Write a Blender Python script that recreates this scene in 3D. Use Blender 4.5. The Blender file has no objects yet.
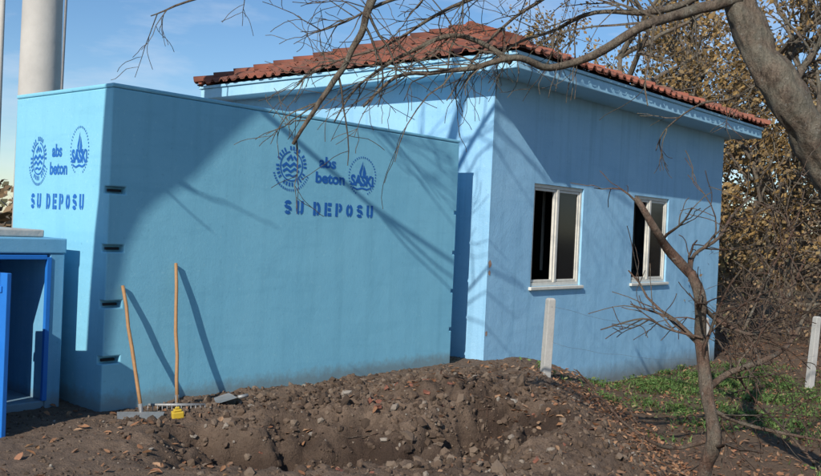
import bpy, math, random
import numpy as np
from mathutils import Vector, Matrix, noise
random.seed(7); np.random.seed(7)
scn=bpy.context.scene
col=scn.collection
R=math.radians
# ------------------------------------------------------------ helpers
def link(o,parent=None):
    col.objects.link(o)
    if parent: o.parent=parent
    return o
def empty(name,loc=(0,0,0),rz=0):
    o=bpy.data.objects.new(name,None); o.location=loc; o.rotation_euler=(0,0,rz); o.empty_display_size=.2
    return link(o)
class MB:
    def __init__(s): s.v=[];s.f=[];s.m=[];s.sm=[]
    def face(s,idx,m=0,sm=False): s.f.append(idx);s.m.append(m);s.sm.append(sm)
    def box(s,a,b,m=0):
        x0,y0,z0=a;x1,y1,z1=b;n=len(s.v)
        s.v+=[(x0,y0,z0),(x1,y0,z0),(x1,y1,z0),(x0,y1,z0),(x0,y0,z1),(x1,y0,z1),(x1,y1,z1),(x0,y1,z1)]
        for q in((0,3,2,1),(4,5,6,7),(0,1,5,4),(1,2,6,5),(2,3,7,6),(3,0,4,7)): s.face([n+i for i in q],m)
    def tube(s,pts,rad,n=8,m=0,cap=True,knob=0):
        pts=[Vector(p) for p in pts]; k=len(pts); base=len(s.v); up=Vector((.31,.22,.93))
        prev=None
        for i,p in enumerate(pts):
            t=(pts[min(i+1,k-1)]-pts[max(i-1,0)])
            if t.length<1e-9:t=Vector((0,0,1))
            t.normalize()
            if prev is None:
                a=t.cross(up)
                if a.length<.05:a=t.cross(Vector((1,0,0)))
            else:
                a=prev-t*prev.dot(t)
            a.normalize(); b=t.cross(a); prev=a
            for j in range(n):
                w=2*math.pi*j/n
                dd=a*math.cos(w)+b*math.sin(w)
                kk=1
                if knob: 
                    kk=1+knob*(noise.noise(Vector((math.cos(w)*2.2,math.sin(w)*2.2,i*.12)))+.5*noise.noise(Vector((math.cos(w)*5,math.sin(w)*5,i*.3))))
                q=p+dd*rad[i]*kk; s.v.append(tuple(q))
        for i in range(k-1):
            for j in range(n):
                s.face([base+i*n+j,base+i*n+(j+1)%n,base+(i+1)*n+(j+1)%n,base+(i+1)*n+j],m,True)
        if cap:
            s.face([base+j for j in range(n)][::-1],m); s.face([base+(k-1)*n+j for j in range(n)],m)
    def obj(s,name,mats,parent=None,loc=(0,0,0),rot=(0,0,0),bevel=0):
        me=bpy.data.meshes.new(name); me.from_pydata(s.v,[],s.f)
        for m in mats: me.materials.append(m)
        me.polygons.foreach_set('material_index',s.m); me.polygons.foreach_set('use_smooth',s.sm); me.update()
        o=bpy.data.objects.new(name,me); o.location=loc;o.rotation_euler=rot
        if bevel:
            b=o.modifiers.new('b','BEVEL');b.width=bevel;b.segments=2;b.limit_method='ANGLE'
        return link(o,parent)
class NT:
    def __init__(s,name):
        s.mat=bpy.data.materials.new(name); s.mat.use_nodes=True; s.t=s.mat.node_tree; s.t.nodes.clear()
        s.out=s.n('ShaderNodeOutputMaterial'); s.b=s.n('ShaderNodeBsdfPrincipled'); s.l(s.b.outputs[0],s.out.inputs[0])
        s.b.inputs['Specular IOR Level'].default_value=.3
    def n(s,t,**k):
        x=s.t.nodes.new(t)
        for a,b in k.items(): setattr(x,a,b)
        return x
    def l(s,a,b): s.t.links.new(a,b)
    def pos(s):
        return s.n('ShaderNodeNewGeometry').outputs['Position']
    def scale(s,v,sc):
        m=s.n('ShaderNodeMapping'); m.inputs['Scale'].default_value=sc; s.l(v,m.inputs[0]); return m.outputs[0]
    def noise(s,v,sc,det=4,rough=.6):
        x=s.n('ShaderNodeTexNoise'); x.inputs['Scale'].default_value=sc;x.inputs['Detail'].default_value=min(det,5);x.inputs['Roughness'].default_value=rough
        s.l(v,x.inputs['Vector']); return x.outputs['Fac']
    def ramp(s,f,stops):
        r=s.n('ShaderNodeValToRGB'); e=r.color_ramp.elements
        while len(e)<len(stops): e.new(.5)
        for i,(p,c) in enumerate(stops):
            e[i].position=p; e[i].color=(c,c,c,1) if isinstance(c,(int,float)) else (*c,1)
        s.l(f,r.inputs[0]); return r.outputs[0]
    def mix(s,f,a,b,mode='MIX'):
        x=s.n('ShaderNodeMix',data_type='RGBA',blend_type=mode)
        for i,val in((0,f),(6,a),(7,b)):
            if isinstance(val,(int,float)): x.inputs[i].default_value=val
            elif isinstance(val,tuple): x.inputs[i].default_value=(*val,1)
            else: s.l(val,x.inputs[i])
        return x.outputs[2]
    def math(s,op,a,b=0):
        x=s.n('ShaderNodeMath',operation=op)
        for i,val in((0,a),(1,b)):
            if isinstance(val,(int,float)): x.inputs[i].default_value=val
            else: s.l(val,x.inputs[i])
        return x.outputs[0]
    def bump(s,h,st,dist=.01,prev=None):
        x=s.n('ShaderNodeBump'); x.inputs['Strength'].default_value=st;x.inputs['Distance'].default_value=dist
        s.l(h,x.inputs['Height'])
        if prev: s.l(prev,x.inputs['Normal'])
        return x.outputs[0]
    def fin(s,c,rough=.8,nrm=None):
        if isinstance(c,tuple): s.b.inputs['Base Color'].default_value=(*c,1)
        else: s.l(c,s.b.inputs['Base Color'])
        s.b.inputs['Roughness'].default_value=rough
        if nrm: s.l(nrm,s.b.inputs['Normal'])
        return s.mat
# ------------------------------------------------------------ materials
def paint(name,c1,c2,stain=.3,mud=.6,bumpy=.12,z0=0.0,fine=.25,mh=.12):
    t=NT(name); p=t.pos()
    big=t.ramp(t.noise(p,1.1,5),[(.35,0.),(.68,1.)])
    c=t.mix(big,c1,c2)
    st=t.noise(t.scale(p,(6,6,.35)),1,5,.65)
    c=t.mix(t.math('MULTIPLY',t.ramp(st,[(.50,0.),(.72,1.)]),stain),c,(c1[0]*.6,c1[1]*.68,c1[2]*.7))
    st2=t.noise(t.scale(p,(1.2,1.2,9)),1,4,.6)
    c=t.mix(t.math('MULTIPLY',t.ramp(st2,[(.55,0.),(.62,1.)]),.18),c,(c1[0]*.75,c1[1]*.82,c1[2]*.85))
    sp=t.noise(p,26,4,.75)
    c=t.mix(t.math('MULTIPLY',t.ramp(sp,[(.60,0.),(.70,1.)]),.5),c,(c2[0]*1.2+.07,c2[1]*1.12+.03,c2[2]*1.05))
    c=t.mix(t.math('MULTIPLY',t.ramp(sp,[(.30,1.),(.38,0.)]),.45),c,(c1[0]*.55,c1[1]*.62,c1[2]*.65))
    if mud:
        sx=t.n('ShaderNodeSeparateXYZ'); t.l(p,sx.inputs[0])
        h=t.math('ADD',t.math('SUBTRACT',sx.outputs[2],z0),t.math('MULTIPLY',t.noise(p,9,5,.75),-.22))
        f=t.ramp(h,[(-.0,mud),(mh,0.)])
        c=t.mix(f,c,(.19,.18,.15))
    n1=t.bump(t.noise(p,2.5,3,.5),bumpy,.05)
    n2=t.bump(t.noise(p,45,5,.75),fine,.008,n1)
    return t.fin(c,.6,n2)
M_tank=paint('blue_painted_concrete',(.205,.515,.67),(.235,.56,.71),stain=.25)
M_house=paint('blue_painted_render',(.265,.51,.71),(.31,.56,.75),bumpy=.3,z0=-.65,fine=.6,mud=.8,stain=.45,mh=.3)
M_eave=paint('blue_eave_paint',(.30,.56,.72),(.36,.61,.75),mud=0)
M_box=paint('blue_chamber_paint',(.14,.38,.58),(.18,.43,.62))
def simple(name,c,var=.25,rough=.7,sc=8,bst=.2,metal=0):
    t=NT(name);p=t.pos();f=t.noise(p,sc,5,.65)
    cc=t.mix(f,tuple(x*(1-var) for x in c),tuple(min(1,x*(1+var)) for x in c))
    t.b.inputs['Metallic'].default_value=metal
    return t.fin(cc,rough,t.bump(t.noise(p,sc*6,3),bst,.01))
M_conc=simple('grey_concrete',(.40,.39,.36),.3,.85,4,.5)
M_pole=simple('pole_concrete',(.46,.44,.40),.25,.8,2,.3)
M_white=simple('old_white_paint',(.62,.60,.53),.25,.5,14)
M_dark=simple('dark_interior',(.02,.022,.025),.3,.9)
M_door=simple('blue_door_paint',(.02,.17,.55),.15,.45,6,.1)
M_wood=simple('handle_wood',(.36,.20,.09),.3,.6,25,.2)
M_steel=simple('tool_steel',(.30,.30,.29),.4,.5,20,.3,.5)
M_wire=simple('wire_steel',(.22,.22,.22),.3,.6,20,.1,.4)
M_yellow=simple('yellow_plastic',(.55,.38,.04),.3,.5,10,.1)
M_brick=simple('exposed_brick',(.38,.24,.17),.4,.9,30,.6)
M_frag=simple('broken_brick',(.22,.09,.06),.4,.9,20,.6)
def mk_bark(name,a,b):
    t=NT(name);p=t.pos()
    n=t.noise(t.scale(p,(16,16,5)),2,5,.75)
    big=t.ramp(t.noise(p,7,4),[(.42,0.),(.62,1.)])
    c=t.mix(t.ramp(n,[(.35,0.),(.62,1.)]),a,b); c=t.mix(t.math('MULTIPLY',big,.5),c,(.20,.20,.155))
    c=t.mix(t.ramp(t.noise(p,30,4,.7),[(.60,0.),(.7,.7)]),c,(.32,.31,.27))
    nb=t.bump(n,1,.045); nb=t.bump(t.noise(p,80,4,.7),.8,.010,nb)
    return t.fin(c,.9,nb)
M_bark=mk_bark('tree_bark',(.055,.04,.03),(.22,.17,.125))
M_bark2=mk_bark('sapling_bark',(.06,.034,.024),(.19,.115,.08))
def leafmat(name,stops,trans=0):
    t=NT(name); g=t.n('ShaderNodeNewGeometry')
    c=t.ramp(g.outputs['Random Per Island'],stops)
    t.l(c,t.b.inputs['Base Color']); t.b.inputs['Roughness'].default_value=.7
    if trans:
        tr=t.n('ShaderNodeBsdfTranslucent'); t.l(c,tr.inputs[0])
        mx=t.n('ShaderNodeMixShader'); mx.inputs[0].default_value=trans
        t.l(t.b.outputs[0],mx.inputs[1]);t.l(tr.outputs[0],mx.inputs[2]);t.l(mx.outputs[0],t.out.inputs[0])
    return t.mat
M_leafA=leafmat('autumn_leaves',[(0,(.24,.145,.055)),(.35,(.33,.215,.08)),(.7,(.15,.10,.05)),(1,(.38,.27,.12))],.2)
M_leafB=leafmat('brown_leaves',[(0,(.17,.11,.065)),(.4,(.24,.16,.085)),(.8,(.11,.085,.055)),(1,(.14,.14,.065))])
M_litter=leafmat('leaf_litter',[(0,(.20,.09,.045)),(.3,(.27,.14,.07)),(.6,(.11,.06,.04)),(.85,(.34,.21,.12)),(1,(.26,.11,.06))])
M_grass=leafmat('grass_blades',[(0,(.045,.085,.02)),(.5,(.07,.13,.03)),(.85,(.10,.17,.04)),(1,(.22,.19,.09))])
t=NT('clay_roof_tile'); g=t.n('ShaderNodeNewGeometry'); p=t.pos()
c=t.ramp(g.outputs['Random Per Island'],[(0,(.22,.075,.048)),(.5,(.31,.105,.062)),(1,(.16,.065,.045))])
c=t.mix(t.ramp(t.noise(p,3,5,.7),[(.44,0.),(.68,.8)]),c,(.13,.085,.065))
M_tile=t.fin(c,.85,t.bump(t.noise(p,40,3),.3,.01))
t=NT('window_glass'); t.b.inputs['Specular IOR Level'].default_value=.22
M_glass=t.fin((.008,.010,.012),.10)
t=NT('stencil_spray_paint'); p=t.pos()
c=t.mix(t.noise(p,6,3),(.010,.105,.40),(.022,.16,.50)); t.fin(c,.75)
tr=t.n('ShaderNodeBsdfTransparent'); mx=t.n('ShaderNodeMixShader')
f=t.ramp(t.math('ADD',t.math('MULTIPLY',t.noise(p,9,4,.7),.6),t.math('MULTIPLY',t.noise(p,70,4,.8),.4)),[(.36,.45),(.46,.97)])
t.l(f,mx.inputs[0]); t.l(tr.outputs[0],mx.inputs[1]); t.l(t.b.outputs[0],mx.inputs[2]); t.l(mx.outputs[0],t.out.inputs[0])
M_stencil=t.mat
def attr(t,n):
    a=t.n('ShaderNodeAttribute'); a.attribute_name=n; return a.outputs['Fac']
t=NT('soil_ground'); p=t.pos()
n1=t.noise(p,1.1,5,.65); n2=t.noise(p,9,5,.7); n3=t.noise(p,60,4,.75)
c=t.mix(t.ramp(n2,[(.3,0.),(.7,1.)]),(.105,.070,.047),(.24,.168,.118))
c=t.mix(t.ramp(n1,[(.42,0.),(.62,.7)]),c,(.165,.115,.08))
c=t.mix(t.math('MULTIPLY',t.ramp(n3,[(.5,0.),(.75,1.)]),.4),c,(.28,.225,.175))
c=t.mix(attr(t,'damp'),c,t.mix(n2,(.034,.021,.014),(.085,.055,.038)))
c=t.mix(t.math('MULTIPLY',attr(t,'litter'),t.ramp(n2,[(.3,.35),(.7,1.)])),c,t.mix(n3,(.09,.055,.035),(.19,.125,.075)))
c=t.mix(t.math('MULTIPLY',attr(t,'green'),t.ramp(n2,[(.4,0.),(.6,.8)])),c,(.06,.085,.028))
nb=t.bump(n2,1,.06); nb=t.bump(n3,1,.02,nb)
M_soil=t.fin(c,.95,nb)
t=NT('soil_clod'); g=t.n('ShaderNodeNewGeometry'); p=t.pos()
c=t.ramp(g.outputs['Random Per Island'],[(0,(.05,.034,.024)),(.6,(.115,.078,.053)),(.95,(.18,.135,.098)),(1,(.28,.25,.21))])
M_clod=t.fin(c,.95,t.bump(t.noise(p,50,4,.7),.8,.01))
# ------------------------------------------------------------ layout frame
U=Vector((.652,.758,0)).normalized(); V=Vector((-U.y,U.x,0)); ANG=math.atan2(U.y,U.x)
A=Vector((-2.68,7.96,0)); E=Vector((1.05,12.09,0))
def sstep(a,b,x):
    t=min(1,max(0,(x-a)/(b-a))); return t*t*(3-2*t)
def bumpf(x,y,cx,cy,r,h,ry=None,p=1,rot=0):
    ry=ry or r
    c,s=math.cos(rot),math.sin(rot); dx=(x-cx)*c+(y-cy)*s; dy=-(x-cx)*s+(y-cy)*c
    q=((dx/r)**2+(dy/ry)**2)
    if q>30: return 0.
    return h*math.exp(-q**p)
def pit(x,y):
    if abs(x)>5 or abs(y-7.5)>4: return 0.
    w=.30*noise.noise(Vector((x*2.0,y*2.0,5)))+.12*noise.noise(Vector((x*6,y*6,2)))
    return max(bumpf(x+w,y-w,-.80,7.0,.95,1,.50,2,R(18)), .75*bumpf(x-w,y+w,.55,7.6,.85,1,.36,1.8,R(38)))
def base_h(x,y):
    q=x-.05*(y-10)
    h=.07-.66*sstep(1.3,3.3,q)
    h+=bumpf(x,y,.75,8.9,1.0,.22,.7)+bumpf(x,y,1.35,10.4,.8,.14)+bumpf(x,y,-1.9,7.0,.9,.06,.5)
    h+=bumpf(x,y,-.15,8.15,1.3,.22,.38,1,R(25))+bumpf(x,y,1.35,7.6,.5,.22,.8)
    h-=.50*pit(x,y)
    return h
def rough_mask(x,y):
    return min(1,max(0,1.25-math.hypot((x-.1)/2.3,(y-8.3)/2.3)))
def ground_z(x,y):
    h=base_h(x,y)
    m=rough_mask(x,y)
    p=Vector((x,y,0))
    n=noise.fractal(p*1.8,1.0,2.0,5)*.09*(.25+m)+(.5-abs(noise.noise(p*4.2)))*.10*m-.04*m+abs(noise.noise(p*9))*.07*m+noise.noise(p*17)*.032*(.3+m)+noise.noise(p*36)*.018*(.3+m)
    if abs(x)>25 or y>40 or y<-15: n*=.3
    return h+n-.02
def axis(lo,hi,step,far):
    a=list(np.arange(lo,hi,step)); s=step
    x=a[-1]
    while x<far: s*=1.22; x+=s; a.append(x)
    x=a[0]; s=step; pre=[]
    while x>-far: s*=1.22; x-=s; pre.append(x)
    return pre[::-1]+a
xs=axis(-3.9,4.0,.025,600); ys=axis(6.0,12.4,.025,600)
xs=[float(a) for a in xs]; ys=[float(a) for a in ys]
nx,ny=len(xs),len(ys)
vv=[];lit=[];gr=[];dp=[]
for y in ys:
    for x in xs:
        vv.append((x,y,ground_z(x,y)))
        l=sstep(1.7,2.7,x-.05*(y-8))
        lit.append(max(l,.25 if y<6 else 0, .7 if y>20 else 0))
        gr.append(bumpf(x,y,5.2,14.2,1.7,1,2.4)+(0.6 if y>30 else 0))
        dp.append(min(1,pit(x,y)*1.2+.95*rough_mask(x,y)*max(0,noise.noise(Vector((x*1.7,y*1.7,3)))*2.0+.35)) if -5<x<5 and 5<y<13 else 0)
ff=[(j*nx+i,j*nx+i+1,(j+1)*nx+i+1,(j+1)*nx+i) for j in range(ny-1) for i in range(nx-1)]
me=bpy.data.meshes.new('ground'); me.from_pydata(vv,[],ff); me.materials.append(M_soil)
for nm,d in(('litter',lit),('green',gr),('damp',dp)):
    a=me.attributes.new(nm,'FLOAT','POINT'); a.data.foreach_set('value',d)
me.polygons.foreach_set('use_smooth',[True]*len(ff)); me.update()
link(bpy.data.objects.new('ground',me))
def inside_struct(x,y):
    d=Vector((x,y,0))-A; s=d.dot(U);v=d.dot(V)
    if -.02<s<5.03 and -.02<v<1.9: return True
    d=Vector((x,y,0))-E; s=d.dot(U);v=d.dot(V)
    return -.02<s<8 and -.02<v<5.7
# clods
mb=MB()
import bmesh
bm=bmesh.new(); bmesh.ops.create_icosphere(bm,subdivisions=1,radius=1); iv=[v.co.copy() for v in bm.verts]; fi=[[v.index for v in f.verts] for f in bm.faces]; bm.free()
def clod(x,y,r):
    z=ground_z(x,y); n=len(mb.v); sx,sy,sz=[random.uniform(.65,1.4) for _ in range(3)]
    rot=Matrix.Rotation(random.random()*6,3,'Z')@Matrix.Rotation(random.random()*6,3,'X')
    for v in iv:
        k=random.uniform(.65,1.25); q=rot@Vector((v.x*sx*k,v.y*sy*k,v.z*sz*.8*k))*r
        mb.v.append((x+q.x,y+q.y,z+q.z+r*.1))
    for f in fi: mb.face([n+i for i in f],0,False)
cnt=0
while cnt<11000:
    x=random.uniform(-4,3.2);y=random.uniform(5.8,12.6)
    if inside_struct(x,y): continue
    m=rough_mask(x,y)
    if random.random()>m+.18: continue
    if noise.noise(Vector((x*2,y*2,8)))<-.1 and random.random()<.6: continue
    r=.004+.008*random.random()+ (.034*random.random()**4 if m>.1 else .008*random.random())
    if random.random()<.012*m: r=random.uniform(.03,.07)
    clod(x,y,r); cnt+=1
mb.obj('soil_clods',[M_clod])
# broken brick and tile bits
mb=MB()
for _ in range(60):
    if random.random()<.6: x=random.gauss(.1,.45);y=random.gauss(8.6,.5)
    else: x=random.gauss(.3,1.0);y=random.gauss(8,1.0)
    if inside_struct(x,y): continue
    z=ground_z(x,y); s=random.uniform(.012,.036); rot=Matrix.Rotation(random.random()*6,3,'Z')@Matrix.Rotation(random.gauss(0,.5),3,'X'); n=len(mb.v)
    for sz in(-1,1):
        for sx,sy in((-1,-1),(1,-1),(1,1),(-1,1)):
            q=rot@Vector((sx*s*random.uniform(.6,1.3),sy*s*random.uniform(.5,1),sz*s*random.uniform(.2,.5))); mb.v.append((x+q.x,y+q.y,z+q.z+s*.2))
    for q in((0,3,2,1),(4,5,6,7),(0,1,5,4),(1,2,6,5),(2,3,7,6),(3,0,4,7)): mb.face([n+i for i in q])
mb.obj('brick_fragments',[M_frag])
# leaves on ground
mb=MB()
def leaf(mb,x,y,z,s,flat=.5):
    yaw=random.random()*6.28; rot=Matrix.Rotation(yaw,3,'Z')@Matrix.Rotation(random.gauss(0,flat),3,'X')@Matrix.Rotation(random.gauss(0,flat),3,'Y')
    c=random.uniform(-.2,.5)*s; wd=random.uniform(.55,1.1); j=lambda: random.uniform(.8,1.2)
    n=len(mb.v)
    for a,b,h in((-1,0,0),(-.35*j(),.5*j(),c),(.45*j(),.42*j(),c),(1,0,c*random.uniform(0,1)),(.45*j(),-.42*j(),c),(-.35*j(),-.5*j(),c)):
        q=rot@Vector((a*s,b*s*wd,h)); mb.v.append((x+q.x,y+q.y,z+q.z))
    mb.face([n,n+1,n+2,n+3]); mb.face([n,n+3,n+4,n+5])
cnt=0
while cnt<12500:
    if random.random()<.55:
        x=random.uniform(1.2,11);y=random.uniform(6,22)
    else: x=random.uniform(-4.5,3);y=random.uniform(5.6,12)
    if inside_struct(x,y): continue
    d=sstep(1.3,3.0,x)*.85+.055
    d=max(d,.95*math.exp(-((x-.2)**2/.28+(y-8.9)**2/.35)), .22*math.exp(-((x+1.6)**2+(y-6.8)**2)/1.2), .35*math.exp(-((x+.6)**2+(y-8.2)**2)/.3), .5*math.exp(-((x-1.3)**2+(y-8.2)**2)/.6))
    if y>16: d*=.7
    if random.random()>d: continue
    leaf(mb,x,y,ground_z(x,y)+.012,random.uniform(.014,.046),.4); cnt+=1
mb.obj('fallen_leaves',[M_litter])
# twigs on the ground
mb=MB()
for _ in range(90):
    x=random.uniform(-3.5,7);y=random.uniform(6,14)
    if inside_struct(x,y): continue
    a=random.random()*6.28; l=random.uniform(.08,.4); pts=[]
    for k in range(5):
        xx=x+math.cos(a)*l*k/4;yy=y+math.sin(a)*l*k/4; a+=random.gauss(0,.15); pts.append((xx,yy,ground_z(xx,yy)+.015))
    mb.tube(pts,[.005,.005,.004,.003,.002],4)
mb.obj('fallen_twigs',[M_bark2])
# grass / weeds
mb=MB()
def blade(x,y,h,w,lean):
    z=ground_z(x,y)-.01;a=random.random()*6.28;dx,dy=math.cos(a),math.sin(a);n=len(mb.v)
    l=lean*h;px,py=-dy*w,dx*w
    mb.v+=[(x-px,y-py,z),(x+px,y+py,z),(x+dx*l*.4+px*.9,y+dy*l*.4+py*.9,z+h*.6),(x+dx*l*.4-px*.9,y+dy*l*.4-py*.9,z+h*.6),(x+dx*l,y+dy*l,z+h)]
    mb.face([n,n+1,n+2,n+3]);mb.face([n+3,n+2,n+4])
cl=[(random.gauss(5.3,1.2),random.gauss(14.3,1.6)) for _ in range(180)]+[(random.uniform(2.6,8),random.uniform(9,19)) for _ in range(45)]
for cx,cy in cl:
    k=random.randint(30,90); sp=random.uniform(.08,.22)
    for _ in range(k):
        x=random.gauss(cx,sp);y=random.gauss(cy,sp)
        if inside_struct(x,y): continue
        if random.random()<.45:
            leaf(mb,x,y,ground_z(x,y)+random.uniform(.02,.07),random.uniform(.015,.035),.5)
        else: blade(x,y,random.uniform(.03,.11),random.uniform(.004,.010),random.uniform(.4,1.6))
mb.obj('grass',[M_grass])
# ------------------------------------------------------------ water tank
TL,TW,TH=5.01,1.8,2.93
tank=empty('water_tank',A,ANG)
mb=MB(); mb.box((0,0,-.4),(TL,TW,TH))
body=mb.obj('tank_body',[M_tank],tank)
cut=MB()
for z in(2.02,1.5,1.0,.5):
    cut.box((-.05,-.05,z-.03),(.17,.09,z+.035)); cut.box((TL-.045,-.05,z-.02),(TL+.05,.06,z+.02))
bme=bpy.data.meshes.new('c');bme.from_pydata(cut.v,[],cut.f)
cutter=bpy.data.objects.new('cutter',bme); link(cutter,tank)
bo=body.modifiers.new('cut','BOOLEAN');bo.operation='DIFFERENCE';bo.object=cutter;bo.solver='EXACT'
bv=body.modifiers.new('b','BEVEL');bv.width=.012;bv.segments=2;bv.limit_method='ANGLE'
bpy.context.view_layer.update()
dg=bpy.context.evaluated_depsgraph_get()
newme=bpy.data.meshes.new_from_object(body.evaluated_get(dg)); body.modifiers.clear(); body.data=newme
bpy.data.objects.remove(cutter)
mb=MB()
for z in(2.02,1.5,1.0,.5):
    mb.box((.02,.05,z-.012),(.15,.075,z+.012))
mb.obj('lifting_bars',[M_dark],tank)
mb=MB(); mb.box((-.006,-.006,TH+.002),(TL+.006,TW+.006,TH+.04)); mb.obj('tank_lid',[M_tank],tank,bevel=.012)
class D2:
    def __init__(s): s.v=[];s.f=[]
    def poly(s,p): n=len(s.v); s.v+=p; s.f.append(list(range(n,n+len(p))))
    def stroke(s,pts,w):
        k=len(pts);n=len(s.v)
        for i,p in enumerate(pts):
            a=Vector(pts[max(i-1,0)]);b=Vector(pts[min(i+1,k-1)]);d=(b-a).normalized();nn=Vector((-d.y,d.x))*w/2
            s.v.append((p[0]+nn.x,p[1]+nn.y));s.v.append((p[0]-nn.x,p[1]-nn.y))
        for i in range(k-1): s.f.append([n+2*i,n+2*i+1,n+2*i+3,n+2*i+2])
    def arc(s,cx,cy,rx,ry,a0,a1,w,n=12):
        s.stroke([(cx+rx*math.cos(R(a0+(a1-a0)*i/n)),cy+ry*math.sin(R(a0+(a1-a0)*i/n))) for i in range(n+1)],w)
    def text(s,word,x,y,h,w,gap,th):
        for ch in word:
            if ch==' ': x+=w*.75; continue
            q=D2();t=th
            def seg(*p): q.stroke(list(p),t)
            l=t/2; r=w-t/2; b=t/2; T=h-t/2; m=h/2
            if ch=='S':
                q.arc(w/2,(T+m)/2,w/2-l,(T-m)/2,20,165,t); q.arc(w/2,(T+m)/2,w/2-l,(T-m)/2,185,270,t,6)
                q.arc(w/2,(b+m)/2,w/2-l,(m-b)/2,90,-15,t); q.arc(w/2,(b+m)/2,w/2-l,(m-b)/2,-35,-160,t,10)
            elif ch=='U':
                q.stroke([(l,h),(l,h*.33)]+[(w/2-(w/2-l)*math.cos(R(a)),h*.33-(h*.33-b)*math.sin(R(a))) for a in range(15,80,15)],t)
                q.stroke([(r,h),(r,h*.33)]+[(w/2+(w/2-l)*math.cos(R(a)),h*.33-(h*.33-b)*math.sin(R(a))) for a in range(15,80,15)],t)
            elif ch=='D':
                seg((l,0),(l,h)); q.stroke([(l+t*.9,T),(w*.5,T)]+[(w*.5+(r-w*.5)*math.sin(R(a)),m+(T-m)*math.cos(R(a))) for a in range(20,170,20)]+[(w*.5,b),(l+t*.9,b)],t)
            elif ch=='E':
                seg((l,0),(l,h)); seg((l+t*.8,T),(w,T)); seg((l+t*.8,m),(w*.9,m)); seg((l+t*.8,b),(w,b))
            elif ch=='P':
                seg((l,0),(l,h)); mm=h*.45
                q.stroke([(l+t*.9,T),(w*.55,T)]+[(w*.55+(r-w*.55)*math.sin(R(a)),(mm+T)/2+(T-mm)/2*math.cos(R(a))) for a in range(25,165,25)]+[(w*.55,mm),(l+t*.9,mm)],t)
            elif ch=='O':
                q.arc(w/2,m,w/2-l,m-b,100,260,t); q.arc(w/2,m,w/2-l,m-b,80,-80,t)
            n=len(s.v); s.v+=[(a+x,c+y) for a,c in q.v]; s.f+=[[i+n for i in f] for f in q.f]
            x+=w+gap
        return x
def font2d(word,cx,cy,h,bold=.02,sx=1):
    cu=bpy.data.curves.new('t','FONT'); cu.body=word; cu.size=h; cu.offset=bold*h; cu.align_x='CENTER'; cu.align_y='CENTER'; cu.resolution_u=3
    o=bpy.data.objects.new('t',cu); col.objects.link(o); bpy.context.view_layer.update()
    m=bpy.data.meshes.new_from_object(o.evaluated_get(bpy.context.evaluated_depsgraph_get()))
    vs=[(v.co.x*sx+cx,v.co.y+cy) for v in m.vertices]; fs=[list(p.vertices) for p in m.polygons]
    bpy.data.objects.remove(o); return vs,fs
def emblem_sun(r):
    d=D2()
    d.arc(0,0,r*.72,r*.72,100,440,r*.07,28)
    for i in range(30):
        a=R(i*12); 
        if i%5==4: continue
        d.stroke([(r*.80*math.cos(a),r*.80*math.sin(a)),(r*1.0*math.cos(a),r*1.0*math.sin(a))],r*.10)
    d.stroke([(-r*.6,-r*.05),(-r*.35,r*.12),(-r*.1,-r*.02),(r*.15,r*.15),(r*.4,0),(r*.6,r*.1)],r*.15)
    d.stroke([(-r*.55,-r*.28),(-r*.3,-r*.14),(-r*.05,-r*.28),(r*.2,-r*.12),(r*.5,-r*.25)],r*.13)
    d.stroke([(-r*.38,-r*.48),(-r*.12,-r*.42),(r*.1,-r*.5),(r*.35,-r*.42)],r*.1)
    d.stroke([(-r*.3,r*.28),(-r*.05,r*.52),(r*.05,r*.3)],r*.16); d.stroke([(r*.12,r*.5),(r*.35,r*.3)],r*.13)
    for i in range(22):
        a=R(200+i*6.5); d.stroke([(r*1.12*math.cos(a),r*1.12*math.sin(a)),(r*1.24*math.cos(a),r*1.24*math.sin(a))],r*.06)
    return d
def emblem_drop(r):
    d=D2()
    for i in range(40):
        a0=i*9
        if 250<a0<290: continue
        a=R(a0); d.stroke([(r*.93*math.cos(a),r*.93*math.sin(a)),(r*1.02*math.cos(a),r*1.02*math.sin(a))],r*.06)
    d.poly([(0,r*.78),(-r*.12,r*.5),(-r*.26,r*.2),(-r*.2,-r*.02),(-r*.06,-r*.1),(-r*.1,r*.15),(-r*.02,r*.4)])
    d.poly([(r*.06,r*.6),(r*.04,r*.35),(0,r*.12),(r*.05,-r*.08),(r*.2,-r*.02),(r*.26,r*.18),(r*.17,r*.4)])
    d.stroke([(-r*.7,-r*.58),(-r*.35,-r*.68),(0,-r*.6),(r*.35,-r*.66),(r*.68,-r*.56)],r*.09)
    vs,fs=font2d('SASKi',0,-r*.25,r*.72,.05,.95); n=len(d.v); d.v+=vs; d.f+=[[i+n for i in f] for f in fs]
    return d
def words():
    d=D2()
    for w,xx,yy in(('abs',-.05,.085),('beton',0,-.085)):
        vs,fs=font2d(w,xx,yy,.165,.035,1.18); n=len(d.v); d.v+=vs; d.f+=[[i+n for i in f] for f in fs]
    return d
def place(name,d,s0,z0,face,sx=1,sz=1):
    me=bpy.data.meshes.new(name)
    if face=='front': vs=[(s0+a*sx,-.003,z0+c*sz) for a,c in d.v]
    else: vs=[(-.003,s0-a*sx,z0+c*sz) for a,c in d.v]
    nv=[];nf=[]
    for k,f in enumerate(d.f):
        b=len(nv); e=.0001*(k%9)
        for i in f:
            p=vs[i]; nv.append((p[0],p[1]-e,p[2]) if face=='front' else (p[0]-e,p[1],p[2]))
        nf.append(list(range(b,b+len(f))))
    me.from_pydata(nv,[],nf); me.materials.append(M_stencil); me.update()
    link(bpy.data.objects.new(name,me),tank)
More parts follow.
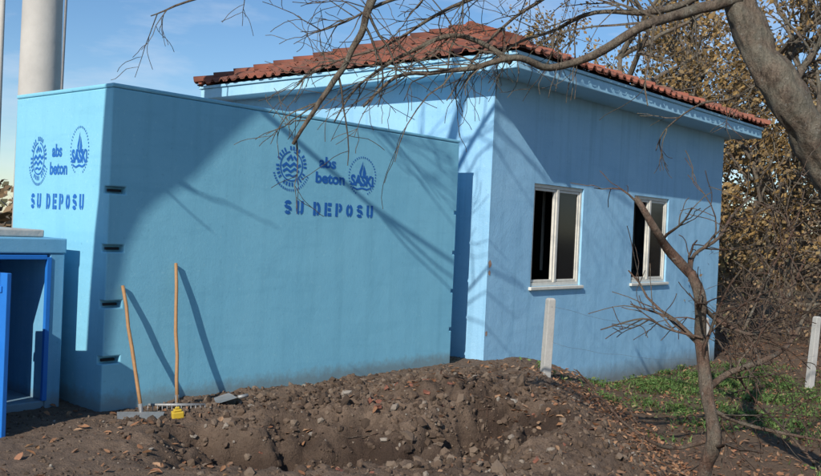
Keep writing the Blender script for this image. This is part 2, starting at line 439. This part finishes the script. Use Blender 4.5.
for face,P in(('front',dict(e=(2.12,2.40),w=(2.70,2.39),k=(3.21,2.37),t=(2.04,1.89),sx=1,tw=1.37)),('left',dict(e=(1.30,2.32),w=(.905,2.30),k=(.53,2.38),t=(1.42,1.83),sx=.73,tw=1.0))):
    place('sun_emblem_'+face,emblem_sun(.215),*P['e'],face,P['sx'])
    place('abs_beton_lettering_'+face,words(),*P['w'],face,P['sx'])
    place('drop_emblem_'+face,emblem_drop(.225),*P['k'],face,P['sx'])
    d=D2(); xe=d.text('SU DEPOSU',0,0,.15,.105,.06,.038); 
    place('water_depot_lettering_'+face,d,*P['t'],face,P['tw']/(xe-.06))
# ------------------------------------------------------------ pump chamber (precast box with open door)
Rr=Vector((-3.1,8.1,0)); ch=empty('concrete_pump_chamber',Rr,ANG)
mb=MB(); H=1.57; W=1.2; Dp=1.2; th=.14
mb.box((-th,0,-.2),(0,Dp,H-.14)); mb.box((-W,0,-.2),(-W+th,Dp,H-.14)); mb.box((-W+th,Dp-th,-.2),(-th,Dp,H-.14))
mb.box((-W+th,.01,-.2),(-th,Dp-th,.12)); mb.obj('chamber_walls',[M_box],ch,bevel=.01)
mb=MB(); mb.box((-W-.01,-.01,H-.138),(.01,Dp+.01,H)); mb.obj('chamber_roof',[M_box],ch,bevel=.012)
mb=MB(); mb.box((-W+.1,.12,H+.002),(-.14,Dp-.1,H+.07)); mb.obj('chamber_lid',[M_conc],ch,bevel=.012)
mb=MB(); y0,y1=-.012,.03
mb.box((-th-.03,y0,.122),(-th+.012,y1,H-.17)); mb.box((-W+th-.012,y0,.122),(-W+th+.03,y1,H-.17)); mb.box((-W+th+.031,y0,H-.19),(-th-.031,y1,H-.15)); mb.obj('door_frame',[M_door],ch,bevel=.004)
mb=MB(); mb.tube([(-.55,.7,.12),(-.55,.7,.7),(-.55,1.04,.7)],[.06]*3,12); mb.tube([(-.55,.7,.42),(-.55,.7,.55)],[.11,.11],14); mb.tube([(-.3,.7,.3),(-.8,.7,.3)],[.05,.05],10)
mb.obj('pipework',[M_door],ch)
mb=MB(); mb.box((0,-.02,.02),(.80,.02,1.30)); mb.box((.05,-.032,.15),(.75,-.021,.2)); mb.box((.05,-.032,1.15),(.75,-.021,1.2)); mb.box((.70,-.06,.65),(.73,-.033,.78))
for z in(.25,1.05): mb.box((-.02,-.03,z),(.10,.03,z+.05))
dr=mb.obj('chamber_door',[M_door],ch,loc=(-W+th+.02,-.06,.02),rot=(0,0,R(-80)),bevel=.005)
# ------------------------------------------------------------ tools
def rod_tool(name,foot,top,headw,kind):
    e=empty(name,foot); f=Vector((0,0,.03)); tp=Vector(top)-Vector(foot)
    mb=MB(); d=tp-f
    pts=[f+d*k/6+Vector((random.gauss(0,.004),random.gauss(0,.004),0)) for k in range(7)]
    mb.tube(pts,[.016,.017,.016,.017,.016,.016,.015],10); mb.obj('handle',[M_wood],e)
    mb=MB(); dr=Vector((.97,.22,0)).normalized()
    fw=Vector((dr.y,-dr.x,0))
    a=f-dr*headw/2;b=f+dr*headw/2
    mb.tube([f+d*.06,f,f+fw*.05+Vector((0,0,-.005))],[.021,.019,.012],8)
    if kind=='rake':
        mb.tube([a+fw*.05,f+fw*.06,b+fw*.05],[.013,.017,.013],6)
        for i in range(13):
            p=a.lerp(b,i/12)+fw*.05; mb.tube([p,p+fw*.03+Vector((0,0,-.01)),p+fw*.045+Vector((0,0,-.06))],[.006,.005,.002],5)
    else:
        n=len(mb.v); q=[a+fw*.03,b+fw*.03,b*0.92+fw*.17+Vector((0,0,-.03)),a*.92+fw*.17+Vector((0,0,-.03))]
        for off in(0,.006): mb.v+=[tuple(x+Vector((0,0,off))) for x in q]
        mb.face([n,n+1,n+2,n+3]);mb.face([n+4,n+5,n+6,n+7])
        for i in range(4): mb.face([n+i,n+(i+1)%4,n+4+(i+1)%4,n+4+i])
    mb.obj('head',[M_steel],e)
def gp(s,off,dz=0):
    p=A+U*s-V*off; return Vector((p.x,p.y,ground_z(p.x,p.y)+dz))
top=A+U*.71-V*.02; rod_tool('garden_rake',gp(.57,.33),(top.x,top.y,1.37),.50,'rake')
top=A+U*.16-V*.02; rod_tool('garden_hoe',gp(.18,.36),(top.x,top.y,1.17),.40,'hoe')
g0=gp(1.05,.30,.03); e=empty('metal_shovel_blade',g0)
mb=MB(); n=0
for i in range(7):
    a=(i-3)/3; mb.v+=[(a*.12,-.02+.02*abs(a),.02*a*a),(a*.13,.20-.05*a*a,.03+.03*a*a)]
for i in range(6): mb.face([2*i,2*i+2,2*i+3,2*i+1])
mb.tube([(0,.2,.035),(0,.3,.05)],[.02,.018],8)
o=mb.obj('blade',[M_steel],e,rot=(0,0,R(-60)))
p=Vector((-1.94,7.75,0)); z=ground_z(p.x,p.y)
mb=MB(); mb.box((-.05,-.035,0),(.05,.035,.06)); mb.box((-.035,-.025,.061),(.035,.025,.08)); mb.box((-.02,-.012,.081),(.02,.012,.10))
mb.obj('yellow_plastic_container',[M_yellow],None,(p.x,p.y,z+.005),(R(6),R(-5),R(25)),bevel=.008)
# ------------------------------------------------------------ house
house=empty('pump_house',E,ANG)
HL,HW=7.9,5.6; HT=3.90; ZB=-1.2
def wallgrid(mb,xb,zb,holes,f,th):
    def q(pts): n=len(mb.v); mb.v+=[f(*p) for p in pts]; mb.face([n,n+1,n+2,n+3])
    for i in range(len(xb)-1):
        for j in range(len(zb)-1):
            x0,x1,z0,z1=xb[i],xb[i+1],zb[j],zb[j+1]
            if (i,j) in holes:
                q([(x0,0,z0),(x0,th,z0),(x0,th,z1),(x0,0,z1)]);q([(x1,0,z0),(x1,0,z1),(x1,th,z1),(x1,th,z0)])
                q([(x0,0,z0),(x1,0,z0),(x1,th,z0),(x0,th,z0)]);q([(x0,0,z1),(x0,th,z1),(x1,th,z1),(x1,0,z1)])
            else:
                q([(x0,0,z0),(x1,0,z0),(x1,0,z1),(x0,0,z1)]); q([(x0,th,z0),(x0,th,z1),(x1,th,z1),(x1,th,z0)])
WIN=[(1.06,2.46),(4.15,5.5)]; WZ=(1.03,2.52)
mb=MB()
wallgrid(mb,[0,WIN[0][0],WIN[0][1],WIN[1][0],WIN[1][1],HL],[ZB,WZ[0],WZ[1],HT],{(1,1),(3,1)},lambda x,y,z:(x,y,z),.25)
wallgrid(mb,[0,HW],[ZB,HT],set(),lambda x,y,z:(y,x,z),.25)
wallgrid(mb,[0,HW],[ZB,HT],set(),lambda x,y,z:(HL-y,x,z),.25)
wallgrid(mb,[0,HL],[ZB,HT],set(),lambda x,y,z:(x,HW-y,z),.25)
mb.obj('walls',[M_house],house)
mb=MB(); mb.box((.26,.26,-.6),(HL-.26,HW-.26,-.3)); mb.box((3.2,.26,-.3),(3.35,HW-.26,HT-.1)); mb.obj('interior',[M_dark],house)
mb=MB(); mb.box((-.4,-.6,HT-.015),(HL+.4,HW+.4,HT+.15)); mb.box((-.43,-.63,HT+.152),(HL+.43,HW+.43,HT+.20))
mb.obj('eave_slab',[M_eave],house,bevel=.01)
mb=MB()
for (x,z,r) in((.05,1.36,.06),(.05,1.24,.04),(.04,.42,.04)):
    n=len(mb.v); k=9
    for i in range(k):
        a=6.283*i/k; rr=r*random.uniform(.7,1.2); mb.v.append((max(.002,x+rr*math.cos(a)*.6),-.003,z+rr*math.sin(a)))
    mb.face(list(range(n,n+k)))
mb.obj('spalled_patch',[M_brick],house)
for wi,(x0,x1) in enumerate(WIN):
    z0,z1=WZ; mb=MB(); y0=.03;y1=.10; fw=.055
    mb.box((x0,y0,z0),(x0+fw,y1,z1));mb.box((x1-fw,y0,z0),(x1,y1,z1));mb.box((x0+fw,y0,z0),(x1-fw,y1,z0+fw));mb.box((x0+fw,y0,z1-fw),(x1-fw,y1,z1))
    xm=(x0+x1)/2; mb.box((xm-.03,y0-.004,z0+fw),(xm+.03,y1,z1-fw))
    for a,b in((x0+fw,xm-.03),(xm+.03,x1-fw)):
        s=.04; ya,yb=.045,.085
        mb.box((a+.004,ya,z0+fw+.004),(a+s,yb,z1-fw-.004));mb.box((b-s,ya,z0+fw+.004),(b-.004,yb,z1-fw-.004));mb.box((a+s,ya,z0+fw+.004),(b-s,yb,z0+fw+s));mb.box((a+s,ya,z1-fw-s),(b-s,yb,z1-fw-.004))
    mb.obj('window_frame',[M_white],house,bevel=.004)
    mb=MB(); mb.box((xm+.03+.041,.062,z0+fw+.041),(x1-fw-.041,.067,z1-fw-.041)) 
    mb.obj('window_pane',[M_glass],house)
    mb=MB(); mb.box((x0-.04,-.045,z0-.05),(x1+.05,.028,z0-.002)); mb.obj('window_sill',[M_white],house,bevel=.008)
    mb=MB(); mb.box((x1-.35,.5,z0+.2),(x1-.30,.52,z1-.05)); mb.obj('inner_board',[M_conc],house)
# roof
EX0,EX1,EY0,EY1=-.46,HL+.46,-.66,HW+.46; hw=(EY1-EY0)/2; ZR=HT+.21; SL=.37
mb=MB(); ym=(EY0+EY1)/2
n=0; mb.v+=[(EX0+.05,EY0+.05,ZR-.01),(EX1-.05,EY0+.05,ZR-.01),(EX1-.05,EY1-.05,ZR-.01),(EX0+.05,EY1-.05,ZR-.01),(EX0+hw,ym,ZR+SL*hw-.03),(EX1-hw,ym,ZR+SL*hw-.03)]
for f in([0,1,5,4],[2,3,4,5],[3,0,4],[1,2,5],[3,2,1,0]): mb.face(f)
mb.obj('roof_deck',[M_dark],house)
mb=MB(); prof=[(0,.005),(.02,.04),(.055,.058),(.09,.04),(.11,.008),(.165,0),(.225,.008)]
def tileplane(o,dx,up,L):
    TWd=.225; TR=.33
    cs=1/math.sqrt(1+SL*SL)
    rows=int(hw/(TR*cs))+1
    for r in range(rows):
        h0=r*TR*cs
        nt=int(L/TWd)
        for c in range(nt+1):
            x=c*TWd+random.gauss(0,.006); 
            mid=h0+.1
            if x+.11<mid-.02 or x+.11>L-mid+.02 or mid>hw: continue
            b=len(mb.v); jz=random.gauss(0,.008)
            for lo,(hh,lift) in enumerate(((h0-.03+random.gauss(0,.008),.045),(h0+TR*cs,.012))):
                for px,pz in prof:
                    X=x+px; hv=min(hh,hw)
                    lim=max(hv,0)
                    X=min(max(X,lim-.06),L-lim+.06)
                    q=o+dx*X+up*hv; mb.v.append((q.x,q.y,ZR+SL*hv+pz+lift+jz))
            k=len(prof)
            for i in range(k-1): mb.face([b+i,b+i+1,b+k+i+1,b+k+i],0,True)
            b2=len(mb.v)
            for px,pz in prof:
                X=min(max(x+px,-.06),L+.06); q=o+dx*X+up*(h0-.03); mb.v.append((q.x,q.y,ZR+SL*(h0-.03)+pz+.045+jz)); mb.v.append((q.x,q.y,ZR+SL*(h0-.03)+pz+.02+jz))
            for i in range(k-1): mb.face([b2+2*i,b2+2*i+1,b2+2*i+3,b2+2*i+2])
tileplane(Vector((EX0,EY0,0)),Vector((1,0,0)),Vector((0,1,0)),EX1-EX0)
tileplane(Vector((EX0,EY1,0)),Vector((0,-1,0)),Vector((1,0,0)),EY1-EY0)
tileplane(Vector((EX1,EY1,0)),Vector((-1,0,0)),Vector((0,-1,0)),EX1-EX0)
tileplane(Vector((EX1,EY0,0)),Vector((0,1,0)),Vector((-1,0,0)),EY1-EY0)
mb.obj('roof_tiles',[M_tile],house)
mb=MB()
def caps(a,b):
    a=Vector(a);b=Vector(b);L=(b-a).length;n=int(L/.33);d=(b-a)/n
    sd=d.cross(Vector((0,0,1))).normalized(); up=sd.cross(d).normalized()
    for i in range(n):
        p=a+d*i;k=len(mb.v)
        for e,(r,l) in enumerate(((.125,.045),(.095,.02))):
            c=p+d*(e*1.12-.03)
            for j in range(8):
                w=math.pi*(-.05+1.1*j/7); q=c+sd*math.cos(w)*r+up*(math.sin(w)*r*.8+l); mb.v.append(tuple(q))
        for j in range(7): mb.face([k+j,k+j+1,k+9+j,k+8+j],0,True)
        mb.face([k+j for j in range(8)])
zt=ZR+SL*hw
for c,(rx) in(((EX0,EY0),EX0+hw),((EX0,EY1),EX0+hw),((EX1,EY0),EX1-hw),((EX1,EY1),EX1-hw)):
    caps((c[0],c[1],ZR+.02),(rx,ym,zt+.02))
caps((EX0+hw,ym,zt+.03),(EX1-hw,ym,zt+.03))
mb.obj('hip_ridge_tiles',[M_tile],house)
# ------------------------------------------------------------ poles, fence
mb=MB(); mb.tube([(0,0,-.3),(0,0,3),(0,0,6),(0,0,9.5)],[.29,.265,.24,.21],32)
pole=empty('concrete_utility_pole',(-5.02,12,0)); mb.obj('shaft',[M_pole],pole)
mb=MB(); mb.tube([(.33,-.1,0),(.33,-.1,3),(.36,-.1,6),(.5,-.1,9)],[.018]*4,6)
for z in(1.5,3.2,5): mb.tube([(.2,-.1,z),(.34,-.1,z)],[.012,.012],5)
mb.obj('down_cable',[M_wire],pole)
mb=MB(); mb.tube([(0,0,-.3),(0,0,4),(0,0,8)],[.05,.04,.035],12); mb.tube([(0,0,7.8),(.5,0,8.1)],[.03,.03],8)
mb.obj('steel_lamp_pole',[M_pole],None,(-6.25,13.5,0))
posts=[]
def post(x,y,h,lx,ly):
    z=ground_z(x,y); mb=MB(); w=.055
    b=len(mb.v)
    for k,(zz,f) in enumerate(((-.3,1),(h*.5,.97),(h,.9),(h+.02,.6))):
        for sx,sy in((-1,-1),(1,-1),(1,1),(-1,1)): mb.v.append((sx*w*f+lx*zz,sy*w*f+ly*zz,zz))
    for k in range(3):
        for j in range(4): mb.face([b+4*k+j,b+4*k+(j+1)%4,b+4*k+4+(j+1)%4,b+4*k+4+j])
    mb.face([b+12,b+13,b+14,b+15])
    mb.obj('concrete_fence_post',[M_conc],None,(x,y,z),(0,0,R(20)),bevel=.008)
    posts.append((Vector((x,y,z)),h,lx,ly))
post(1.80,11.5,.98,.03,0); post(4.85,14.5,1.15,-.04,.02); post(6.85,15.2,1.2,.08,0)
mb=MB()
for a,b in((0,1),(1,2)):
    for f in(.45,.90):
        A0,h0,lx0,ly0=posts[a];A1,h1,lx1,ly1=posts[b]
        p0=A0+Vector((lx0*h0*f,ly0*h0*f-.06,h0*f)); p1=A1+Vector((lx1*h1*f,ly1*h1*f-.06,h1*f))
        pts=[p0.lerp(p1,k/10)+Vector((0,0,-.10*math.sin(math.pi*k/10)+random.gauss(0,.01))) for k in range(11)]
        mb.tube(pts,[.0014]*11,4)
mb.obj('wire_fence',[M_wire])
# ------------------------------------------------------------ trees
def grow(mb,p,d,L,r,lvl,ends,upb=.05,jit=.22,kids=(3,5),shrink=.62,minr=.003):
    n=6; pts=[Vector(p)]; rad=[r]; d=Vector(d).normalized()
    for i in range(n):
        d=(d+Vector((random.gauss(0,jit),random.gauss(0,jit),random.gauss(0,jit)+upb))).normalized()
        pts.append(pts[-1]+d*L/n); rad.append(max(minr,r*(1-(.62 if lvl>0 else .75)*(i+1)/n)))
    mb.tube(pts,rad,8 if r>.05 else (5 if r>.015 else 3),cap=False)
    if lvl>0:
        for _ in range(random.randint(*kids)):
            i=random.randint(2,n-1); dd=(pts[i+1]-pts[i]).normalized()
            ax=Vector((random.gauss(0,1),random.gauss(0,1),random.gauss(0,1))); ax=(ax-dd*ax.dot(dd)).normalized()
            a=R(random.uniform(25,60)); nd=dd*math.cos(a)+ax*math.sin(a)
            grow(mb,pts[i],nd,L*shrink*random.uniform(.75,1.15),rad[i]*random.uniform(.5,.75),lvl-1,ends,upb,jit,kids,shrink,minr)
    ends.append(pts[-1]); 
    if lvl<=1: ends+= [pts[3],pts[4],pts[5]]
def W(a,c,y,z0): # slanted reference plane of the branches, metres
    return Vector((a*.999-.0436*c,y,z0+c*.999+.0436*a))
def smooth(pts,rad,k=4):
    out=[];ro=[];n=len(pts)
    for i in range(n-1):
        p0=pts[max(i-1,0)];p1=pts[i];p2=pts[i+1];p3=pts[min(i+2,n-1)]
        for j in range(k):
            t=j/k
            out.append(.5*((2*p1)+(p2-p0)*t+(2*p0-5*p1+4*p2-p3)*t*t+(3*p1-p0-3*p2+p3)*t**3)); ro.append(rad[i]*(1-t)+rad[i+1]*t)
    out.append(pts[-1]);ro.append(rad[-1]); return out,ro
def limb(mb,ac,y0,y1,r0,r1,z0,twigs=0,tl=.5,n=8,lvl=1,down=-.03,sub=5,knob=.12):
    k=len(ac); pts=[W(a,c,y0+(y1-y0)*i/(k-1)+.05*math.sin(i*2.1),z0) for i,(a,c) in enumerate(ac)]
    rad=[r0+(r1-r0)*(i/(k-1))**.8 for i in range(k)]
    P,Rd=smooth(pts,rad,sub); Rd=[r*(1+.16*noise.noise(p*6)) for p,r in zip(P,Rd)]
    jit=r0*.25
    P=[p+Vector((noise.noise(p*7),0,noise.noise(p*7+Vector((9,0,0)))))*min(.02,jit) for p in P]
    mb.tube(P,Rd,n,cap=True,knob=knob)
    for _ in range(twigs):
        i=random.randint(len(P)//6,len(P)-2); d=(P[i+1]-P[i]).normalized()
        ax=Vector((random.gauss(0,1),random.gauss(0,.8),random.gauss(0,1))); ax=(ax-d*ax.dot(d)).normalized()
        a=R(random.uniform(25,65)); nd=d*math.cos(a)+ax*math.sin(a)
        grow(mb,P[i],nd,tl*random.uniform(.5,1.3),max(.005,min(Rd[i]*.45,.012)),lvl,[],down,.16,(2,4),.6,.0025)
    return P
random.seed(77)
z0=1.733; mb=MB()
limb(mb,[(3.4,-2.41),(3.37,-1.55),(3.27,-.61),(3.07,.05),(2.8,.52),(2.57,.85),(2.35,1.22),(2.21,1.59),(2.13,1.99),(2.03,2.59),(2.1,3.6)],6.1,6.0,.165,.09,z0,0,n=40,sub=14,knob=.2)
limb(mb,[(2.2,1.6),(1.87,1.51),(1.53,1.39),(1.2,1.2),(.92,1.13),(.67,1.17),(.4,1.11),(.13,1.08),(-.1,1.03),(-.3,.85)],6,5.8,.042,.008,z0,18,.6,10)
limb(mb,[(2.1,2.3),(1.6,2.15),(1,1.99),(.4,1.92),(-.07,1.85),(-.25,1.49),(-.32,1.29),(-.43,1.09),(-.57,.85),(-.73,.59)],6,5.6,.05,.012,z0,14,.5,10)
limb(mb,[(.67,1.17),(.47,1.32),(.27,1.35),(.07,1.29),(-.1,1.22),(-.25,1.11),(-.4,.99),(-.53,.8)],6,6.2,.022,.005,z0,12,.4,8)
limb(mb,[(2.17,1.85),(1.93,1.62),(1.6,1.52),(1.27,1.55),(1,1.45),(.73,1.35),(.53,1.22)],6,6.4,.03,.006,z0,18,.5,8)
limb(mb,[(2.05,2.5),(1.4,2.3),(.6,2.1),(-.1,2.0),(-.9,1.9),(-1.5,1.72),(-1.9,1.62)],6,6.6,.04,.004,z0,9,.4,8)
limb(mb,[(2.1,2.1),(1.6,1.9),(.9,1.75),(.3,1.62),(-.1,1.55),(-.35,1.4),(-.6,1.3)],6,5.7,.03,.004,z0,22,.5,8)
limb(mb,[(2.1,2.2),(1.5,1.85),(1.1,1.72),(.7,1.5),(.45,1.25),(.25,.95)],6,6.3,.022,.004,z0,16,.45,8)
limb(mb,[(1.0,1.99),(.6,1.7),(.2,1.5),(-.15,1.3),(-.5,1.2),(-.75,1.05)],6,6.1,.018,.004,z0,14,.4,8)
limb(mb,[(2.5,.95),(2.7,1.2),(2.9,1.5),(3.2,2.0)],6,6.3,.035,.01,z0,14,.5,8)
limb(mb,[(2.7,.7),(2.8,1.0),(2.75,1.3),(2.6,1.6)],6,6.4,.02,.006,z0,12,.5,8)
limb(mb,[(2.4,1.1),(2.2,.95),(1.95,.9),(1.75,.75),(1.7,.6)],6,6.2,.012,.003,z0,8,.3,6)
for k in range(5):
    grow(mb,W(2.05,2.6+.2*k,6,z0),(random.uniform(-1,1),random.uniform(-.3,1),.8),2.2,.05,2,[])
mb.obj('bare_tree',[M_bark])
z0=1.75; mb=MB()
limb(mb,[(1.45,-2.25),(1.47,-1.31),(1.51,-1.01),(1.48,-.76),(1.465,-.51),(1.435,-.31),(1.4,-.17)],4.5,4.5,.038,.027,z0,6,.5,14,sub=10)
limb(mb,[(1.4,-.18),(1.29,-.06),(1.2,.05),(1.11,.2)],4.5,4.45,.027,.015,z0,2,.25,10)
limb(mb,[(1.4,-.17),(1.45,-.085),(1.56,0),(1.66,.115),(1.8,.215)],4.5,4.7,.012,.004,z0,8,.35)
limb(mb,[(1.48,-.76),(1.625,-.685),(1.775,-.61),(1.925,-.535),(2.025,-.41),(2.075,-.26)],4.5,4.6,.018,.007,z0,12,.45)
limb(mb,[(1.51,-1.01),(1.35,-1.06),(1.2,-1.01),(1.05,-.91),(.95,-.8),(.875,-.77)],4.5,4.4,.012,.004,z0,4,.25)
limb(mb,[(1.51,-.86),(1.675,-.935),(1.9,-.97),(2.1,-1.01)],4.5,4.4,.013,.005,z0,8,.4)
limb(mb,[(1.435,-.31),(1.55,-.41),(1.7,-.485),(1.825,-.46),(1.975,-.31),(2.04,-.11)],4.5,4.7,.014,.006,z0,12,.4)
limb(mb,[(1.465,-.5),(1.3,-.46),(1.15,-.4),(.95,-.46)],4.5,4.5,.007,.003,z0,4,.25)
limb(mb,[(1.7,-.485),(1.9,-.15),(2.0,.05),(2.1,.25)],4.6,4.8,.008,.003,z0,10,.35)
limb(mb,[(2.2,-1.3),(1.95,-1.0),(1.75,-.8),(1.6,-.5),(1.5,-.3)],4.6,4.8,.009,.003,z0,8,.35)
mb.obj('bare_sapling',[M_bark2])
# tall bare tree left of the viewpoint: source of the dappled shade
random.seed(8)
mb=MB(); en=[]
def wl(pts,r0,r1,kids,L,lvl=1,n=10,up=.06):
    P,Rd=smooth([Vector(p) for p in pts],[r0+(r1-r0)*i/(len(pts)-1) for i in range(len(pts))])
    mb.tube(P,Rd,n)
    for _ in range(kids):
        i=random.randint(len(P)//3,len(P)-2); d=(P[i+1]-P[i]).normalized()
        ax=Vector((random.gauss(0,1),random.gauss(0,1),random.gauss(0,1))); ax=(ax-d*ax.dot(d)).normalized()
        grow(mb,P[i],d*.6+ax*.8,L*random.uniform(.6,1.2),Rd[i]*.35,lvl,en,up,.18,(3,5),.62,.006)
wl([(-5.0,3.2,-.1),(-4.9,3.3,2.5),(-4.75,3.42,4.9),(-4.24,4.03,5.55),(-3.72,4.63,6.2),(-3.2,4.9,7.3),(-2.6,5.0,9)],.17,.07,4,1.6)
wl([(-4.75,3.42,4.8),(-4.8,3.0,7),(-3.9,3.2,9),(-2.6,4,10.5),(-.8,4.8,11.5)],.11,.04,9,2.2)
wl([(-3.2,4.9,7.3),(-2.4,5.3,7.9),(-1.4,5.4,8.6),(-.3,5.6,9.3)],.055,.015,10,1.5)
wl([(-3.72,4.63,6.2),(-3.1,5.5,5.9),(-2.4,6.2,5.95),(-1.6,6.9,6.1)],.022,.006,8,.8)
wl([(-2.6,5,9),(-1.8,5.2,10.5),(-.6,5.4,12)],.06,.03,6,1.8)
mb.obj('bare_tree',[M_bark])
def leaftree(name,H,mat,nleaf,seed,ls):
    random.seed(seed); mb=MB(); en=[]
    pts=[Vector((random.gauss(0,.1)*i,random.gauss(0,.1)*i,H*.7*i/6)) for i in range(7)]
    mb.tube(pts,[H*.018*(1-.12*i) for i in range(7)],8)
    for k in range(17):
        i=random.randint(1,6); a=random.random()*6.283
        grow(mb,pts[i],(math.cos(a),math.sin(a),random.uniform(.3,1.2)),H*random.uniform(.22,.36),H*.008,2,en,.06,.2,(3,5),.6,.008)
    for _ in range(nleaf):
        e=random.choice(en); s=ls*random.uniform(.6,1.4)
        c=e+Vector((random.gauss(0,.16),random.gauss(0,.16),random.gauss(0,.16)))*H*.085
        nrm=Vector((random.gauss(0,1),random.gauss(0,1),random.gauss(0,1))).normalized(); a=nrm.orthogonal().normalized(); b=nrm.cross(a)
        n=len(mb.v); mb.v+=[tuple(c-a*s),tuple(c-b*s*.6),tuple(c+a*s),tuple(c+b*s*.6+nrm*s*.3)]; mb.face([n,n+1,n+2,n+3],1)
    me=bpy.data.meshes.new(name); me.from_pydata(mb.v,[],mb.f); me.materials.append(M_bark);me.materials.append(mat)
    me.polygons.foreach_set('material_index',mb.m); me.update(); return me
T1=leaftree('autumn_tree',10,M_leafA,6000,3,.07); T2=leaftree('brown_tree',10,M_leafB,4500,5,.07); T3=leaftree('sparse_tree',10,M_leafA,2000,9,.07)
random.seed(11)
def inst(me,name,x,y,s,z=-.7):
    o=bpy.data.objects.new(name,me);o.location=(x,y,z);o.scale=(s*random.uniform(.95,1.15),s*random.uniform(.95,1.15),s);o.rotation_euler=(0,0,random.random()*6.28);link(o)
for (m,x,y,s) in((T1,9.2,24,1.0),(T3,6.4,27,1.15),(T2,13.5,26,.95),(T1,9.8,32,1.2),(T3,16,34,1.2),(T3,12.2,29,1.2),(T2,18,30,.9),(T3,15.5,22.5,.8),(T2,12,42,1.2),(T2,26,36,1.0),(T1,7,40,1.2),(T3,10.8,21.5,.9)):
    inst(m,'autumn_tree',x,y,s)
mb=MB(); random.seed(21)
for _ in range(24000):
    k=random.random()
    if k<.75: x=random.uniform(8,75); 
    else: x=random.uniform(-75,-20)
    y=random.uniform(46,60); top=(3.5+3.0*noise.noise(Vector((x*.13,0,0)))+2*noise.noise(Vector((x*.5,3,0)))) * (1 if x>0 else .75)
    z=-.8+(top+1)*random.random()**.8
    s=random.uniform(.2,.42); nrm=Vector((random.gauss(0,1),random.gauss(0,1),random.gauss(0,1))).normalized(); a=nrm.orthogonal().normalized(); b=nrm.cross(a); c=Vector((x,y,z))
    n=len(mb.v); mb.v+=[tuple(c-a*s),tuple(c-b*s*.6),tuple(c+a*s),tuple(c+b*s*.6)]; mb.face([n,n+1,n+2,n+3])
mb.obj('distant_trees',[M_leafB])
mb=MB(); random.seed(31)
for _ in range(60):
    x=random.uniform(7.2,17);y=random.uniform(17.5,25)
    if inside_struct(x,y): continue
    en=[]
    for k in range(3):
        grow(mb,(x,y,-.7),(random.gauss(0,.45),random.gauss(0,.45),1),random.uniform(1.2,2.2),.014,2,en,.0,.2,(2,4),.6,.004)
    for _ in range(60):
        e=random.choice(en); c=e+Vector((random.gauss(0,.13),random.gauss(0,.13),random.gauss(0,.13))); s=random.uniform(.03,.06)
        nrm=Vector((random.gauss(0,1),random.gauss(0,1),random.gauss(0,1))).normalized(); a=nrm.orthogonal().normalized(); b=nrm.cross(a)
        n=len(mb.v); mb.v+=[tuple(c-a*s),tuple(c-b*s*.6),tuple(c+a*s),tuple(c+b*s*.6)]; mb.face([n,n+1,n+2,n+3],1)
mb.obj('undergrowth',[M_bark2,M_leafB])
# ------------------------------------------------------------ light, sky, camera
EL=R(33); tr=Vector((U.x*math.cos(R(17))+V.x*math.sin(R(17)),U.y*math.cos(R(17))+V.y*math.sin(R(17)),0)).normalized()
sd=Vector((tr.x*math.cos(EL),tr.y*math.cos(EL),-math.sin(EL)))
sun=bpy.data.lights.new('sun','SUN'); sun.energy=5.0; sun.angle=R(.4); sun.color=(1,.94,.86)
so=bpy.data.objects.new('sun',sun); so.rotation_euler=sd.to_track_quat('-Z','Y').to_euler(); link(so)
w=bpy.data.worlds.new('World'); scn.world=w; w.use_nodes=True; nt=w.node_tree; nt.nodes.clear()
out=nt.nodes.new('ShaderNodeOutputWorld'); bg=nt.nodes.new('ShaderNodeBackground'); sk=nt.nodes.new('ShaderNodeTexSky')
sk.sky_type='NISHITA'; sk.sun_disc=False; sk.sun_elevation=EL; sk.sun_rotation=math.atan2(-tr.x,-tr.y); sk.air_density=1.0; sk.dust_density=.2; sk.ozone_density=4
hs=nt.nodes.new('ShaderNodeHueSaturation'); hs.inputs['Saturation'].default_value=1.12; hs.inputs['Value'].default_value=1.05
tc=nt.nodes.new('ShaderNodeTexCoord'); mp=nt.nodes.new('ShaderNodeMapping'); mp.inputs['Scale'].default_value=(1.5,1.5,6); mp.inputs['Rotation'].default_value=(.25,.3,.4)
nz=nt.nodes.new('ShaderNodeTexNoise'); nz.inputs['Scale'].default_value=3; nz.inputs['Detail'].default_value=6; nz.inputs['Roughness'].default_value=.6
rp=nt.nodes.new('ShaderNodeValToRGB'); rp.color_ramp.elements[0].position=.48; rp.color_ramp.elements[1].position=.78; rp.color_ramp.elements[1].color=(.5,.5,.5,1)
mx=nt.nodes.new('ShaderNodeMix'); mx.data_type='RGBA'; mx.inputs[7].default_value=(7.2,7.7,8.6,1)
L=nt.links.new
L(tc.outputs['Generated'],mp.inputs[0]);L(mp.outputs[0],nz.inputs['Vector']);L(nz.outputs['Fac'],rp.inputs[0]);L(rp.outputs[0],mx.inputs[0]);L(sk.outputs[0],hs.inputs['Color']);L(hs.outputs[0],mx.inputs[6]);L(mx.outputs[2],bg.inputs[0])
bg.inputs[1].default_value=.115; L(bg.outputs[0],out.inputs[0])
cd=bpy.data.cameras.new('camera'); cd.lens=36*900/821; cd.sensor_width=36; cd.clip_end=3000
co=bpy.data.objects.new('camera',cd); co.matrix_world=Matrix.Translation((0,0,1.8))@Matrix.Rotation(R(90-.64),4,'X')@Matrix.Rotation(R(2.5),4,'Z'); link(co)
scn.camera=co
scn.view_settings.view_transform='Standard'; scn.view_settings.look='None'
